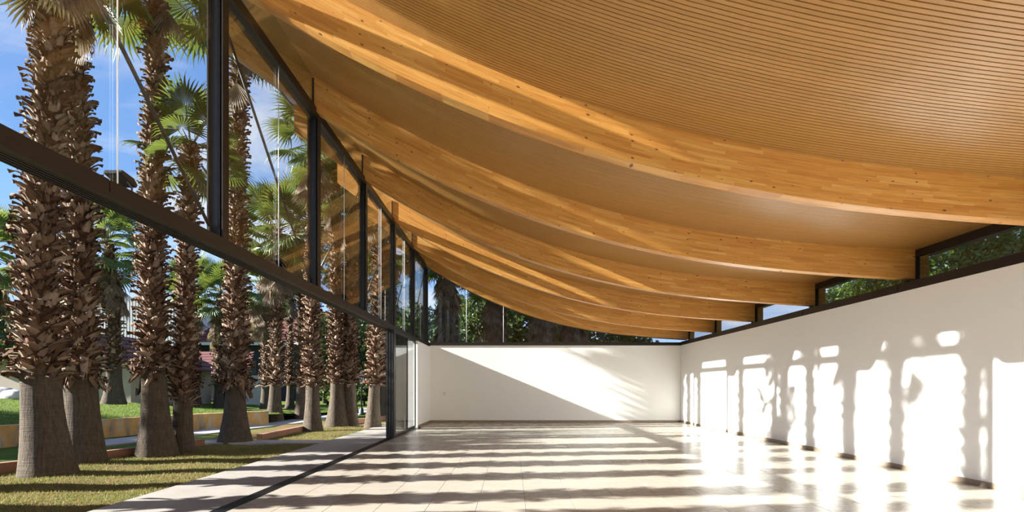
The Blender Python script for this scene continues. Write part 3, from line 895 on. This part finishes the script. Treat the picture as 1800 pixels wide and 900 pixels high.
def make_palm(base, h, rb, rt, smooth_h, axis, label, crown=28, csize=1.0, skirt=12, density=125, parts=0, boot=1.0, seed=1, name='fan_palm', share=None, skirt_len=1.2, crown_low=-35, flaps=0):
    """base=(x,y,z). axis=[(z, dx)...] sideways offset of the trunk with height"""
    R = random.Random(seed)
    t = empty(name, base, label, 'palm tree', 'fan palms around the hall')
    ax = lambda z: float(np.interp(z, [a[0] for a in axis], [a[1] for a in axis]))
    # smooth axis by small window
    cx = lambda z: (ax(z - 0.4) + ax(z) + ax(z + 0.4)) / 3
    tap = lambda z: rt * (1 - 0.34 * min(1, max(0, (z - smooth_h) / max(1, 8.0 - smooth_h))))
    # bare trunk
    if share is None:
        b = MB(); seg = 28
        zs = [-0.08, 0.0, 0.12, 0.3, 0.55, 0.85, 1.15, 1.5, 1.9]
        zs = [z for z in zs if z < smooth_h] + [smooth_h + 0.15]
        def rad(z):
            s = min(1, max(0, z / max(0.8, smooth_h)))
            return rt + (rb - rt) * (1 - s) ** 2.2
        i0 = 0
        for z in zs:
            for j in range(seg):
                th = 2 * math.pi * j / seg
                rr = rad(z) * (1 + 0.03 * math.sin(3 * th + seed) + 0.02 * math.sin(7 * th + z * 2))
                b.v.append((cx(z) + rr * math.cos(th), rr * math.sin(th), z))
        for k in range(len(zs) - 1):
            for j in range(seg):
                a0 = k * seg + j; a1 = k * seg + (j + 1) % seg
                b.f.append((a0, a1, a1 + seg, a0 + seg)); b.m.append(0)
        me_bare = b.mesh('trunk', M['bark'], True)
        # shaggy core
        b = MB()
        zz = np.linspace(smooth_h, h, max(6, int((h - smooth_h) * 2)))
        b.tube([(cx(z), 0, z) for z in zz], [tap(z) * 0.92 for z in zz], 14)
        me_core = b.mesh('shaggy_trunk', M['fibre'], True)
        # leaf bases
        nb = int((h - smooth_h) * density)
        items = []
        for k in range(nb):
            z = smooth_h - 0.10 + (h - smooth_h) * (k + R.random() * 0.8) / nb
            th = k * 2.39996 + R.uniform(-0.18, 0.18)
            tilt = R.uniform(-0.10, 0.55)
            twist = R.uniform(-0.45, 0.45) + (0.35 if k % 2 else -0.35)
            sc = boot * R.uniform(0.6, 1.25)
            if z < smooth_h + 0.5: tilt += 0.4 * (1 - (z - smooth_h) / 0.5); sc *= 1.15
            sc *= 0.35 + 0.65 * tap(z) / rt
            p = Vector((cx(z) + tap(z) * 0.86 * math.cos(th), tap(z) * 0.86 * math.sin(th), z))
            rot = Matrix.Rotation(th - math.pi / 2, 3, 'Z') @ Matrix.Rotation(-tilt, 3, 'X') @ Matrix.Rotation(twist, 3, 'Y')
            items.append((p, rot, sc, R.randrange(6), z, th))
        def score(it):
            wp = Vector(base) + it[0]
            px = 900 + wp.x / wp.y * FPX; py = 679 - (wp.z - EYE) / wp.y * FPX
            n_ = Vector((math.cos(it[5]), math.sin(it[5]), 0)); vd = Vector((-wp.x, -wp.y, 0)).normalized()
            vis = n_.dot(vd)
            if py < -15 or vis < -0.25: return -9
            return vis
        chosen = set()
        if parts:
            sc_ = sorted(range(len(items)), key=lambda q: -score(items[q]))
            chosen = set(q for q in sc_[:parts] if score(items[q]) > -5)
        V, F, nv_ = [], [], 0
        for q, (p, rot, sc, kd, z, th) in enumerate(items):
            if q in chosen: continue
            v_, f_ = BOOT[kd]
            m3 = np.array(rot) * sc
            V.append(v_ @ m3.T + np.array(p)); F.append(f_ + nv_); nv_ += len(v_)
        me_boots = np_mesh('leaf_bases', np.concatenate(V), np.concatenate(F), M['boot']) if V else None
        share = dict(bare=me_bare, core=me_core, boots=me_boots, items=[items[q] for q in sorted(chosen)])
    link('trunk', share['bare'], t); link('shaggy_trunk', share['core'], t)
    if share['boots']: tag(link('leaf_bases', share['boots'], t), kind='stuff')
    for (p, rot, sc, kd, z, th) in share['items']:
        o = link('leaf_base', boot_me[kd], t); o.matrix_local = Matrix.Translation(p) @ rot.to_4x4() @ Matrix.Scale(sc, 4)
    for k in range(flaps):
        th = k * 2.39996 + R.uniform(-.3, .3)
        z = smooth_h + R.uniform(0.0, 0.5)
        m4 = Matrix.Translation((cx(z) + rt * 1.02 * math.cos(th), rt * 1.02 * math.sin(th), z)) @ Matrix.Rotation(th - math.pi / 2, 4, 'Z') @ Matrix.Rotation(R.uniform(-.05, .22), 4, 'X') @ Matrix.Rotation(math.pi + R.uniform(-.4, .4), 4, 'Y') @ Matrix.Diagonal((R.uniform(.7, 1.1), R.uniform(.7, 1.1), R.uniform(1.5, 2.6), 1))
        o = link('hanging_sheath', boot_me[R.randrange(6)], t); o.matrix_local = m4
    top = Vector((cx(h), 0, h))
    for k in range(crown):
        f_ = k / max(1, crown - 1)
        el = math.radians(84 - (84 - crown_low) * f_ ** 0.9 + R.uniform(-8, 8))
        az = k * 2.39996 + R.uniform(-0.2, 0.2)
        s = csize * R.uniform(0.85, 1.1)
        m4 = Matrix.Translation(top + Vector((0, 0, -0.5 * f_ + 0.1))) @ Matrix.Rotation(az, 4, 'Z') @ Matrix.Translation((0.08, 0, 0)) @ Matrix.Rotation(-el, 4, 'Y') @ Matrix.Rotation(R.uniform(-.5, .5), 4, 'X') @ Matrix.Scale(s, 4)
        o = link('fan_leaf', fan_me[R.randrange(5)], t); o.matrix_local = m4
    for k in range(skirt):
        az = k * 2.39996 + R.uniform(-0.3, 0.3)
        z = h - 0.35 - skirt_len * (k / max(1, skirt)) - R.uniform(0, 0.1)
        el = math.radians(-R.uniform(66, 84))
        m4 = Matrix.Translation((cx(z) + math.cos(az) * tap(z) * 0.9, math.sin(az) * tap(z) * 0.9, z)) @ Matrix.Rotation(az, 4, 'Z') @ Matrix.Rotation(-el, 4, 'Y') @ Matrix.Rotation(R.uniform(-.6, .6), 4, 'X') @ Matrix.Scale(csize * R.uniform(0.7, 1.0), 4)
        o = link('dead_leaf', dead_me[R.randrange(3)], t); o.matrix_local = m4
    return share

G = -0.05
# near palms, axis read along the trunk
make_palm((-8.05, 9.95, G), 10.5, 0.44, 0.29, 1.75, [(0, 0), (.75, -.13), (1.85, -.20), (4.0, -.23), (5.8, -.10), (7.9, .05), (11, .2)],
          'massive shaggy palm at the far left, standing in front of its twin', crown=15, csize=1.1, skirt=13, parts=290, seed=3, boot=1.0, crown_low=-30)
make_palm((-8.55, 11.4, G), 10.9, 0.40, 0.29, 1.75, [(0, 0), (.9, -.08), (1.85, -.13), (3.6, -.11), (5.5, -.12), (7.0, -.19), (9.3, -.32), (10.5, -.4)],
          'shaggy palm with a torn brown collar, just behind the massive leftmost one', crown=20, csize=1.1, skirt=3, parts=290, seed=5, boot=1.0, flaps=16, crown_low=-42)
make_palm((-7.96, 12.8, G), 11.0, 0.44, 0.25, 1.85, [(0, 0), (.9, -.06), (1.9, -.10), (3.8, -.13), (6.35, -.10), (8.3, -.06), (10.3, -.05)],
          'tall palm with sunlit scales and a drooping collar left of the slim palm', crown=18, csize=1.1, skirt=1, parts=290, seed=8, boot=0.95, flaps=18, crown_low=-38)
make_palm((-7.75, 13.4, G), 7.3, 0.27, 0.20, 1.2, [(0, 0), (1.9, 0), (4.6, .09), (6.6, .18), (7.5, .2)],
          'slim reddish palm whose green crown shows left of the widest post', crown=22, csize=0.70, skirt=3, parts=290, seed=11, boot=0.85, density=95, crown_low=-45)
make_palm((-7.60, 15.6, G), 11.6, 0.46, 0.25, 1.6, [(0, 0), (1.95, .03), (4.3, .04), (7.4, .06), (9.75, .13), (11, .15)],
          'sturdy palm with a ragged leaf collar, seen right of the widest post', crown=22, csize=1.1, skirt=3, parts=280, seed=14, boot=0.95, flaps=26, crown_low=-20)
make_palm((-6.86, 19.6, G), 10.2, 0.36, 0.22, 1.6, [(0, 0), (5, -.02), (10.5, .15)],
          'palm standing alone by the short red curb', crown=24, skirt=10, parts=200, seed=17, boot=0.95)
make_palm((-6.68, 21.75, G), 9.6, 0.50, 0.25, 1.7, [(0, 0), (3, .0), (7, -.08), (9.5, -.1)],
          'wide based palm, left one of the close pair near the far doors', crown=24, skirt=10, parts=0, seed=20, skirt_len=.8, crown_low=-20)
make_palm((-6.28, 22.0, G), 8.9, 0.36, 0.24, 1.7, [(0, 0), (3, -.02), (7, .05), (8, .1)],
          'palm standing right behind the wide based one of the pair', crown=24, skirt=10, parts=0, seed=22, skirt_len=.8, crown_low=-20)
make_palm((-5.18, 21.1, G), 9.0, 0.34, 0.20, 1.65, [(0, 0), (2, .10), (5, .25), (8.6, .4)],
          'palm nearest the far glass doors, leaning a little to the right', crown=24, skirt=10, parts=0, seed=25, boot=1.05, skirt_len=.8, crown_low=-20)
# middle distance
mid = [
    ((-10.6, 25.4, G), 8.6, 'palm with a full brown leaf skirt and yellow green crown beyond the transom', 0.24, 26, 3),
    ((-13.9, 32.0, G), 7.4, 'slender palm with a hanging brown skirt before the dark red roof', 0.20, 30, 2),
    ((-15.6, 40.0, G), 9.5, 'thin distant palm with a bright sunlit edge', 0.22, 20, 2),
    ((-9.9, 26.7, G), 9.4, 'dark trunked palm just left of the one by the short curb', 0.22, 24, 2),
    ((-6.35, 28.0, G), 8.6, 'dark palm half hidden behind the one nearest the far doors', 0.22, 24, 2),
    ((-18.2, 26.0, 0.75), 7.4, 'dark palm with low crown seen between the massive pair and the collared palm', 0.30, 30, 2),
    ((-20.0, 36.0, 0.0), 8.0, 'shaded palm directly behind the slim reddish one', 0.26, 24, 2),
    ((-18.0, 35.0, 0.0), 7.2, 'shaded palm left of the sturdy collared palm', 0.24, 26, 2),
    ((-23.5, 25.5, 1.0), 6.6, 'short leafy palm at the far left edge on the bank', 0.28, 30, 2),
    ((-9.3, 33.0, G), 8.8, 'distant palm behind the black lamp post', 0.24, 24, 2),
    ((-12.5, 44.0, G), 9.0, 'far palm in the shade of the tree line', 0.24, 24, 2),
]
mid_share = {}
for k, (bs, h, lab, rt, skirt, sk) in enumerate(mid):
    make_palm(bs, h, rt * 1.7, rt, 1.6, [(0, 0), (h * .5, random.uniform(-.12, .12)), (h, random.uniform(-.25, .25))], lab, crown=28, csize=1.15,
              skirt=skirt, density=60, seed=40 + k, skirt_len=1.6, boot=1.1)
# shaggy palms behind the end wall
for k, (x, y, h, lab) in enumerate([(-3.25, 28.0, 8.3, 'thickly skirted palm at the left end of the end wall window'),
                                    (-0.9, 28.3, 7.2, 'thickly skirted palm in the middle of the end wall window'),
                                    (1.45, 28.0, 6.6, 'thickly skirted palm at the right of the end wall window'),
                                    (3.1, 29.5, 6.2, 'small skirted palm almost hidden by the last beam')]):
    make_palm((x, y, G), h, 0.4, 0.26, 1.5, [(0, 0), (h, 0.1)], lab, crown=26, csize=1.1, skirt=110, density=40, seed=70 + k, skirt_len=h - 4.0)
# palms left of the frame whose shadows fall into the hall
for k, (x, y, h) in enumerate([(-8.3, 8.45, 10.1), (-8.25, 6.75, 11.8), (-8.5, 5.4, 11.8), (-8.3, 3.2, 11.8)]):
    make_palm((x, y, G), h, 0.42, 0.25, 1.75, [(0, 0), (4, -.1), (h, .1)],
              ['shaggy palm just outside the left edge of the view', 'second shaggy palm outside the left edge', 'third shaggy palm outside the left edge', 'fourth shaggy palm outside the left edge'][k],
              crown=34 if k == 0 else 20, csize=1.15, skirt=3, seed=90 + k, crown_low=-20)

# ------------------------------------------------------------------ trees and hedges
def leaf_cloud(name, n, blobs, size, mat, seed=0):
    r = np.random.default_rng(seed)
    B = np.array(blobs)   # x,y,z,rx,ry,rz
    vol = B[:, 3] * B[:, 4] * B[:, 5]
    idx = r.choice(len(B), n, p=vol / vol.sum())
    d = r.normal(0, 1, (n, 3)); d /= np.linalg.norm(d, axis=1)[:, None]
    rad = r.uniform(0.55, 1.0, n)[:, None]
    c = B[idx, :3] + d * rad * B[idx, 3:6]
    nrm = d + r.normal(0, 0.6, (n, 3)); nrm /= np.linalg.norm(nrm, axis=1)[:, None]
    up = r.normal(0, 1, (n, 3)); a = np.cross(nrm, up); a /= np.linalg.norm(a, axis=1)[:, None]
    b_ = np.cross(nrm, a)
    s = r.uniform(0.6, 1.2, n)[:, None] * size
    v = np.stack([c - a * s, c - b_ * s * .5, c + a * s, c + b_ * s * .5], 1).reshape(-1, 3)
    f = np.arange(4 * n).reshape(n, 4)
    return np_mesh(name, v, f, mat)
def tree_protos():
    out = []
    for k in range(3):
        r = random.Random(k + 200)
        blobs = [(r.uniform(-1.6, 1.6), r.uniform(-1.6, 1.6), r.uniform(2.6, 6.4), r.uniform(.9, 1.6), r.uniform(.9, 1.6), r.uniform(.8, 1.4)) for _ in range(13)]
        me = leaf_cloud('foliage', 5200, blobs, 0.17, M['tree_leaf'], k)
        b = MB(); b.tube([(0, 0, -0.1), (0.1, 0, 1.5), (-0.1, 0.1, 3.2), (0.2, 0, 5)], [0.28, 0.2, 0.15, 0.06], 9)
        for q in range(4):
            a = q * 1.6 + k
            b.tube([(0, 0, 2.2), (math.cos(a) * .8, math.sin(a) * .8, 3.4), (math.cos(a) * 1.4, math.sin(a) * 1.4, 4.6)], [0.12, 0.08, 0.04], 6)
        out.append((me, b.mesh('trunk', M['tree_bark'], True)))
    return out
TP = tree_protos()
trees = [(-58, 62, 1.5), (-55, 72, 1.4), (-46, 74, 1.2), (-40, 82, 1.5), (-31, 84, 1.5), (-19.5, 66, 1.25), (-18, 60, 1.2), (-17, 52, 1.2), (-13.5, 56, 1.4),
         (-10.5, 50, 1.25), (-7.5, 46, 1.2), (-5, 52, 1.4), (-3.5, 40, 1.15), (-1, 38, 1.2), (2, 40, 1.25), (5, 38, 1.1), (8, 40, 1.0), (-33, 34, 1.0), (-38, 40, 1.2),
         (-8.6, 40, 1.0), (-11.5, 38, 0.85), (-26, 13.4, 1.4)]
tl = ['broad dark tree at the far left of the tree line', 'dark tree behind the house gable', 'dark tree above the house roof', 'tall dark tree between the houses',
      'tall dark tree behind the ribbed white building', 'dark tree beside the far red roof', 'dark tree right of the far red roof', 'dark tree behind the thin distant palm',
      'tall dark tree behind the middle palms', 'dark tree behind the close pair of palms', 'dark tree beyond the lamp post', 'tall dark tree beyond the far doors',
      'dark tree at the left of the end wall window', 'dark tree in the middle of the end wall window', 'dark tree at the right of the end wall window',
      'dark tree low behind the last beam', 'pale edged tree by the far right corner', 'rounded dark tree left of the house', 'dark tree behind the left edge of the house',
      'low dark tree behind the lamp post', 'low dark tree left of the lamp post', 'broad tree on the bank beyond the left edge of the view']
for k, ((x, y, s), lab) in enumerate(zip(trees, tl)):
    t = empty('broadleaf_tree', (x, y, -0.07 if y > 20 else bank(x, y) - 0.1), lab, 'tree', 'trees at the edge of the park')
    t.rotation_euler = (0, 0, k * 1.3); t.scale = (s, s, s)
    fm, tm = TP[k % 3]
    tag(link('foliage', fm, t), kind='stuff'); link('trunk', tm, t)

# hedge shrubs outside the right wall
hb = []
hr = random.Random(5)
hs = [(9.6, 6.5, 5.2, 'dark leafy shrub outside the nearest clerestory pane'), (9.7, 8.6, 5.0, 'dense leafy shrub outside the nearest clerestory pane, second of its row'),
      (9.6, 10.6, 4.9, 'leafy shrub showing in the middle of the nearest clerestory pane'), (9.8, 12.6, 4.9, 'leafy shrub behind the end of the second beam'),
      (9.7, 14.6, 4.8, 'bright leafy shrub outside the second clerestory pane'), (9.8, 16.4, 4.6, 'bright leafy shrub at the far end of its hedge')]
for k, (x, y, h, lab) in enumerate(hs):
    t = empty('hedge_shrub', (x, y, -0.07), lab, 'shrub', 'shrubs outside the right wall')
    blobs = [(hr.uniform(-.4, .4), hr.uniform(-.9, .9), hr.uniform(1.2, h - .8), hr.uniform(.6, .9), hr.uniform(.7, 1.1), hr.uniform(.6, .9)) for _ in range(9)]
    blobs += [(hr.uniform(-.3, .3), -1.0 + .5 * q, h - hr.uniform(.3, .7), .7, .6, .7) for q in range(5)]
    tag(link('foliage', leaf_cloud('foliage', 15000, blobs, 0.06, M['hedge_leaf'], 300 + k), t), kind='stuff')
    b = MB()
    for q in range(4): b.tube([(0.1 * q - .15, 0, -.1), (0.2 * q - .3, .1 * q, 1.5), (0.25 * q - .4, .3 * q - .4, h - 1)], [.06, .045, .02], 6)
    b.build('stem', M['tree_bark'], t, True)
# low shrubs under the far palms
for k, (x, y, s, lab) in enumerate([(-8.8, 29.5, .32, 'bright green shrub left of the close pair of palms'), (-6.6, 31, .34, 'green shrub beside the lamp post'), (-19, 38, .4, 'small shrub by the porch'),
                                    (-12.2, 47, .5, 'dark shrub under the far palms'), (-9.2, 45, .5, 'dark shrub behind the curved trunk'), (-15.5, 48, .6, 'dark shrub behind the thin distant palm'), (-25.5, 27.5, .3, 'purple brown shrub at the left edge')]):
    t = empty('garden_shrub', (x, y, -0.35), lab, 'shrub', 'garden shrubs under the palms')
    t.scale = (s, s, s); t.rotation_euler = (0, 0, k)
    me = leaf_cloud('foliage', 2200, [(0, 0, 2.6, 1.9, 1.9, 1.6), (1.2, .5, 3.8, 1.3, 1.3, 1.2), (-1, -.6, 4.2, 1.4, 1.2, 1.3)], 0.28, M['hedge_leaf'] if k < 2 else M['tree_leaf'], 500 + k)
    tag(link('foliage', me, t), kind='stuff'); link('trunk', TP[0][1], t)

# yucca with curved trunk
t = empty('yucca', (-8.9, 28.6, -0.07), 'spiky green yucca on a pale curved trunk', 'plant')
b = MB(); b.tube([(-.15, 0, -.05), (-.05, 0, .15), (.15, 0, .5), (.22, 0, 1.0), (.05, 0, 1.5), (-.02, 0, 1.9)], [.30, .16, .11, .10, .09, .09], 10); b.build('trunk', M['bark'], t, True)
for k in range(30):
    az = k * 2.4; el = math.radians(80 - 4 * k)
    b = MB()
    d = Vector((math.cos(az) * math.cos(el), math.sin(az) * math.cos(el), math.sin(el))); sd = Vector((-math.sin(az), math.cos(az), 0)) * 0.03
    p0 = Vector((-.02, 0, 1.85)); p1 = p0 + d * .45; p2 = p0 + d * .85 + Vector((0, 0, -.1))
    b.quad(p0 - sd, p1 - sd, p1 + sd, p0 + sd); b.quad(p1 - sd, p2, p1 + sd); b.build('leaf', M['frond'], t)

# ------------------------------------------------------------------ park lamp post
t = empty('lamp_post', (-8.2, 31.0, -0.07), 'black park lamp post with a lantern among the far palms', 'lamp post')
b = MB(); b.lathe([(.20, 0), (.20, .06), (.13, .12), (.10, .35), (.06, .42)], seg=12); b.build('base', M['lamp_black'], t, True)
b = MB(); b.lathe([(.045, .4), (.04, 1.7), (.07, 1.72), (.03, 1.78)], seg=10); b.build('pole', M['lamp_black'], t, True)
ln = MB(); ln.lathe([(.09, 1.78), (.16, 2.12)], seg=6); ln = ln.build('lantern', M['glass_grey'], t)
b = MB(); b.lathe([(.20, 2.12), (.17, 2.2), (.06, 2.32), (.02, 2.42)], seg=6); b.build('cap', M['lamp_black'], ln)
for k in range(6):
    a = k * math.pi / 3
    b = MB(); b.tube([(.09 * math.cos(a), .09 * math.sin(a), 1.78), (.16 * math.cos(a), .16 * math.sin(a), 2.12)], .012, 5); b.build('lantern_rib', M['lamp_black'], ln)

# ------------------------------------------------------------------ houses
def roof_tiles(t, xa, xb, za, zb, y0, y1, mat, step=0.6):
    """sloping roof plane from (xa,za) to (xb,zb) built of tile rows running along y"""
    n = max(2, int(math.hypot(xb - xa, zb - za) / step))
    for k in range(n):
        f0, f1 = k / n, (k + 1) / n + 0.01
        b = MB()
        x0, x1 = xa + (xb - xa) * f0, xa + (xb - xa) * f1; z0, z1 = za + (zb - za) * f0, za + (zb - za) * f1
        b.prism([(x0, z0 + .05), (x1, z1 + .05), (x1, z1 + .09), (x0, z0 + .13)], 'y', y0, y1)
        b.build('tile_row', mat, t)
# gabled house
hx, hy, hz = -23.6, 30.0, 0.45
t = empty('house', (hx, hy, hz), 'cream gabled house with a red roof on the grass bank', 'house')
b = MB(); b.prism([(-3.5, -.8), (3.5, -.8), (3.5, 2.3), (0, 3.9), (-3.5, 2.3)], 'y', 0, 8); b.build('walls', M['cream'], t)
roof_tiles(t, -4.3, 0, 1.95, 3.95, -0.7, 8.5, M['red_tile']); roof_tiles(t, 4.3, 0, 1.95, 3.95, -0.7, 8.5, M['red_tile'])
for s in (-1, 1):
    b = MB(); b.prism([(s * 4.3, 1.78), (0, 3.80), (0, 3.98), (s * 4.3, 1.98)], 'y', -0.72, -0.62); b.build('fascia', M['wood_trim'], t)
# porch wing
t = empty('house', (-22.0, 42.0, -0.05), 'white porch wing with red roof, shuttered window and potted plant', 'house')
b = MB(); b.box(-3.0, 1.6, 0, 6, 0, 2.4); b.build('walls', M['house_white'], t)
n = 8
for k in range(n):
    f0, f1 = k / n, (k + 1) / n + .01
    b = MB(); y0_, y1_ = -1.0 + 4.5 * f0, -1.0 + 4.5 * f1; z0_, z1_ = 2.35 + 1.9 * f0, 2.35 + 1.9 * f1
    b.prism([(y0_, z0_), (y1_, z1_), (y1_, z1_ + .05), (y0_, z0_ + .10)], 'x', -3.6, 2.8 - 1.6 * f0); b.build('tile_row', M['red_tile'], t)
b = MB(); b.box(-3.6, 2.8, -1.06, -0.98, 2.14, 2.38); b.build('fascia', M['wood_trim'], t)
b = MB(); b.box(-3.6, 2.85, -1.16, -1.06, 2.33, 2.43); b.build('gutter', M['house_white'], t)
w_ = MB(); w_.box(0.3, 1.3, -0.06, 0, 0.75, 2.0); w_ = w_.build('window', M['house_white'], t)
for q in range(5):
    b = MB(); b.box(0.36 + q * .18, 0.50 + q * .18, -0.09, -0.06, 0.80, 1.95); b.build('shutter_slat', M['cream'], w_)
b = MB(); b.tube([(2.45, -0.85, 0), (2.45, -0.85, 2.35)], 0.08, 8); b.build('porch_post', M['wood_trim'], t)
t = empty('planter', (-22.4, 40.6, -0.05), 'square wooden planter with a leafy plant by the porch', 'planter')
for k in range(5):
    b = MB(); b.box(-.4 + k * .16, -.26 + k * .16, -.4, -.36, 0, .62); b.build('slat', M['planter'], t)
b = MB(); b.box(-.4, .4, -.36, .4, 0, .6); b.build('box', M['planter'], t)
for k in range(16):
    az = k * 2.4; el = math.radians(75 - 4 * k); d = Vector((math.cos(az) * math.cos(el), math.sin(az) * math.cos(el), math.sin(el))); sd = Vector((-math.sin(az), math.cos(az), 0)) * 0.06
    p0 = Vector((0, 0, .55)); b = MB(); b.quad(p0 - sd, p0 + d * .4 - sd, p0 + d * .75, p0 + d * .4 + sd, p0 + sd); b.build('leaf', M['frond'], t)
# far buildings
t = empty('building', (-30.0, 62.0, -0.05), 'large dark building under a long dull red roof', 'building')
b = MB(); b.box(-9, 9, 0, 14, 0, 6.2); b.build('walls', M['dark_wall'], t)
n = 12
for k in range(n):
    f0, f1 = k / n, (k + 1) / n + .01
    b = MB(); y0_, y1_ = -1.2 + 9 * f0, -1.2 + 9 * f1; z0_, z1_ = 6.1 + 4.4 * f0, 6.1 + 4.4 * f1
    b.prism([(y0_, z0_), (y1_, z1_), (y1_, z1_ + .1), (y0_, z0_ + .2)], 'x', -10, 10); b.build('tile_row', M['red_tile'], t)
b = MB(); b.box(-10, 10, -1.4, -1.15, 5.95, 6.25); b.build('gutter', M['house_white'], t)
for x in (-7, -4.4, -1.8, .8, 3.4, 6):
    w_ = MB(); w_.box(x, x + 1.4, -0.08, 0, 1.2, 4.4); w_ = w_.build('window', M['dark'], t)
    b = MB(); b.box(x + .65, x + .75, -0.12, -0.08, 1.2, 4.4); b.build('mullion', M['lamp_black'], w_)
t = empty('building', (-43.0, 58.0, 0.0), 'bright ribbed white building behind the gabled house', 'building')
b = MB(); b.box(-7, 8.5, 0.1, 9, 0, 10.5); b.build('walls', M['house_white'], t)
for k in range(52):
    b = MB(); b.box(-7 + k * .3, -6.86 + k * .3, 0, 0.1, 0, 10.5); b.build('rib', M['house_white'], t)
# boulders at the left
for k, (x, y, s) in enumerate([(-22.6, 25.2, .42), (-21.9, 25.0, .36), (-22.2, 25.8, .3)]):
    bm = MB(); r = random.Random(k)
    vs = []; seg = 10
    for a in range(6):
        ph = math.pi * a / 5
        for j in range(seg):
            th = 2 * math.pi * j / seg
            q = 1 + .18 * math.sin(3 * th + a + k) + .1 * math.sin(5 * th + 2 * a)
            bm.v.append((s * 1.5 * q * math.sin(ph) * math.cos(th), s * q * math.sin(ph) * math.sin(th), s * .8 * math.cos(ph)))
    for a in range(5):
        for j in range(seg):
            bm.f.append((a * seg + j, a * seg + seg + j, a * seg + seg + (j + 1) % seg, a * seg + (j + 1) % seg)); bm.m.append(0)
    o = bm.build('boulder', M['rock'], None, True); o.location = (x, y, bank(x, y) + s * .4)
    tag(o, ['largest grey boulder on the bank at the left edge', 'middle sized grey boulder on the bank at the left edge', 'smallest grey boulder on the bank at the left edge'][k], 'boulder', 'boulders on the bank')
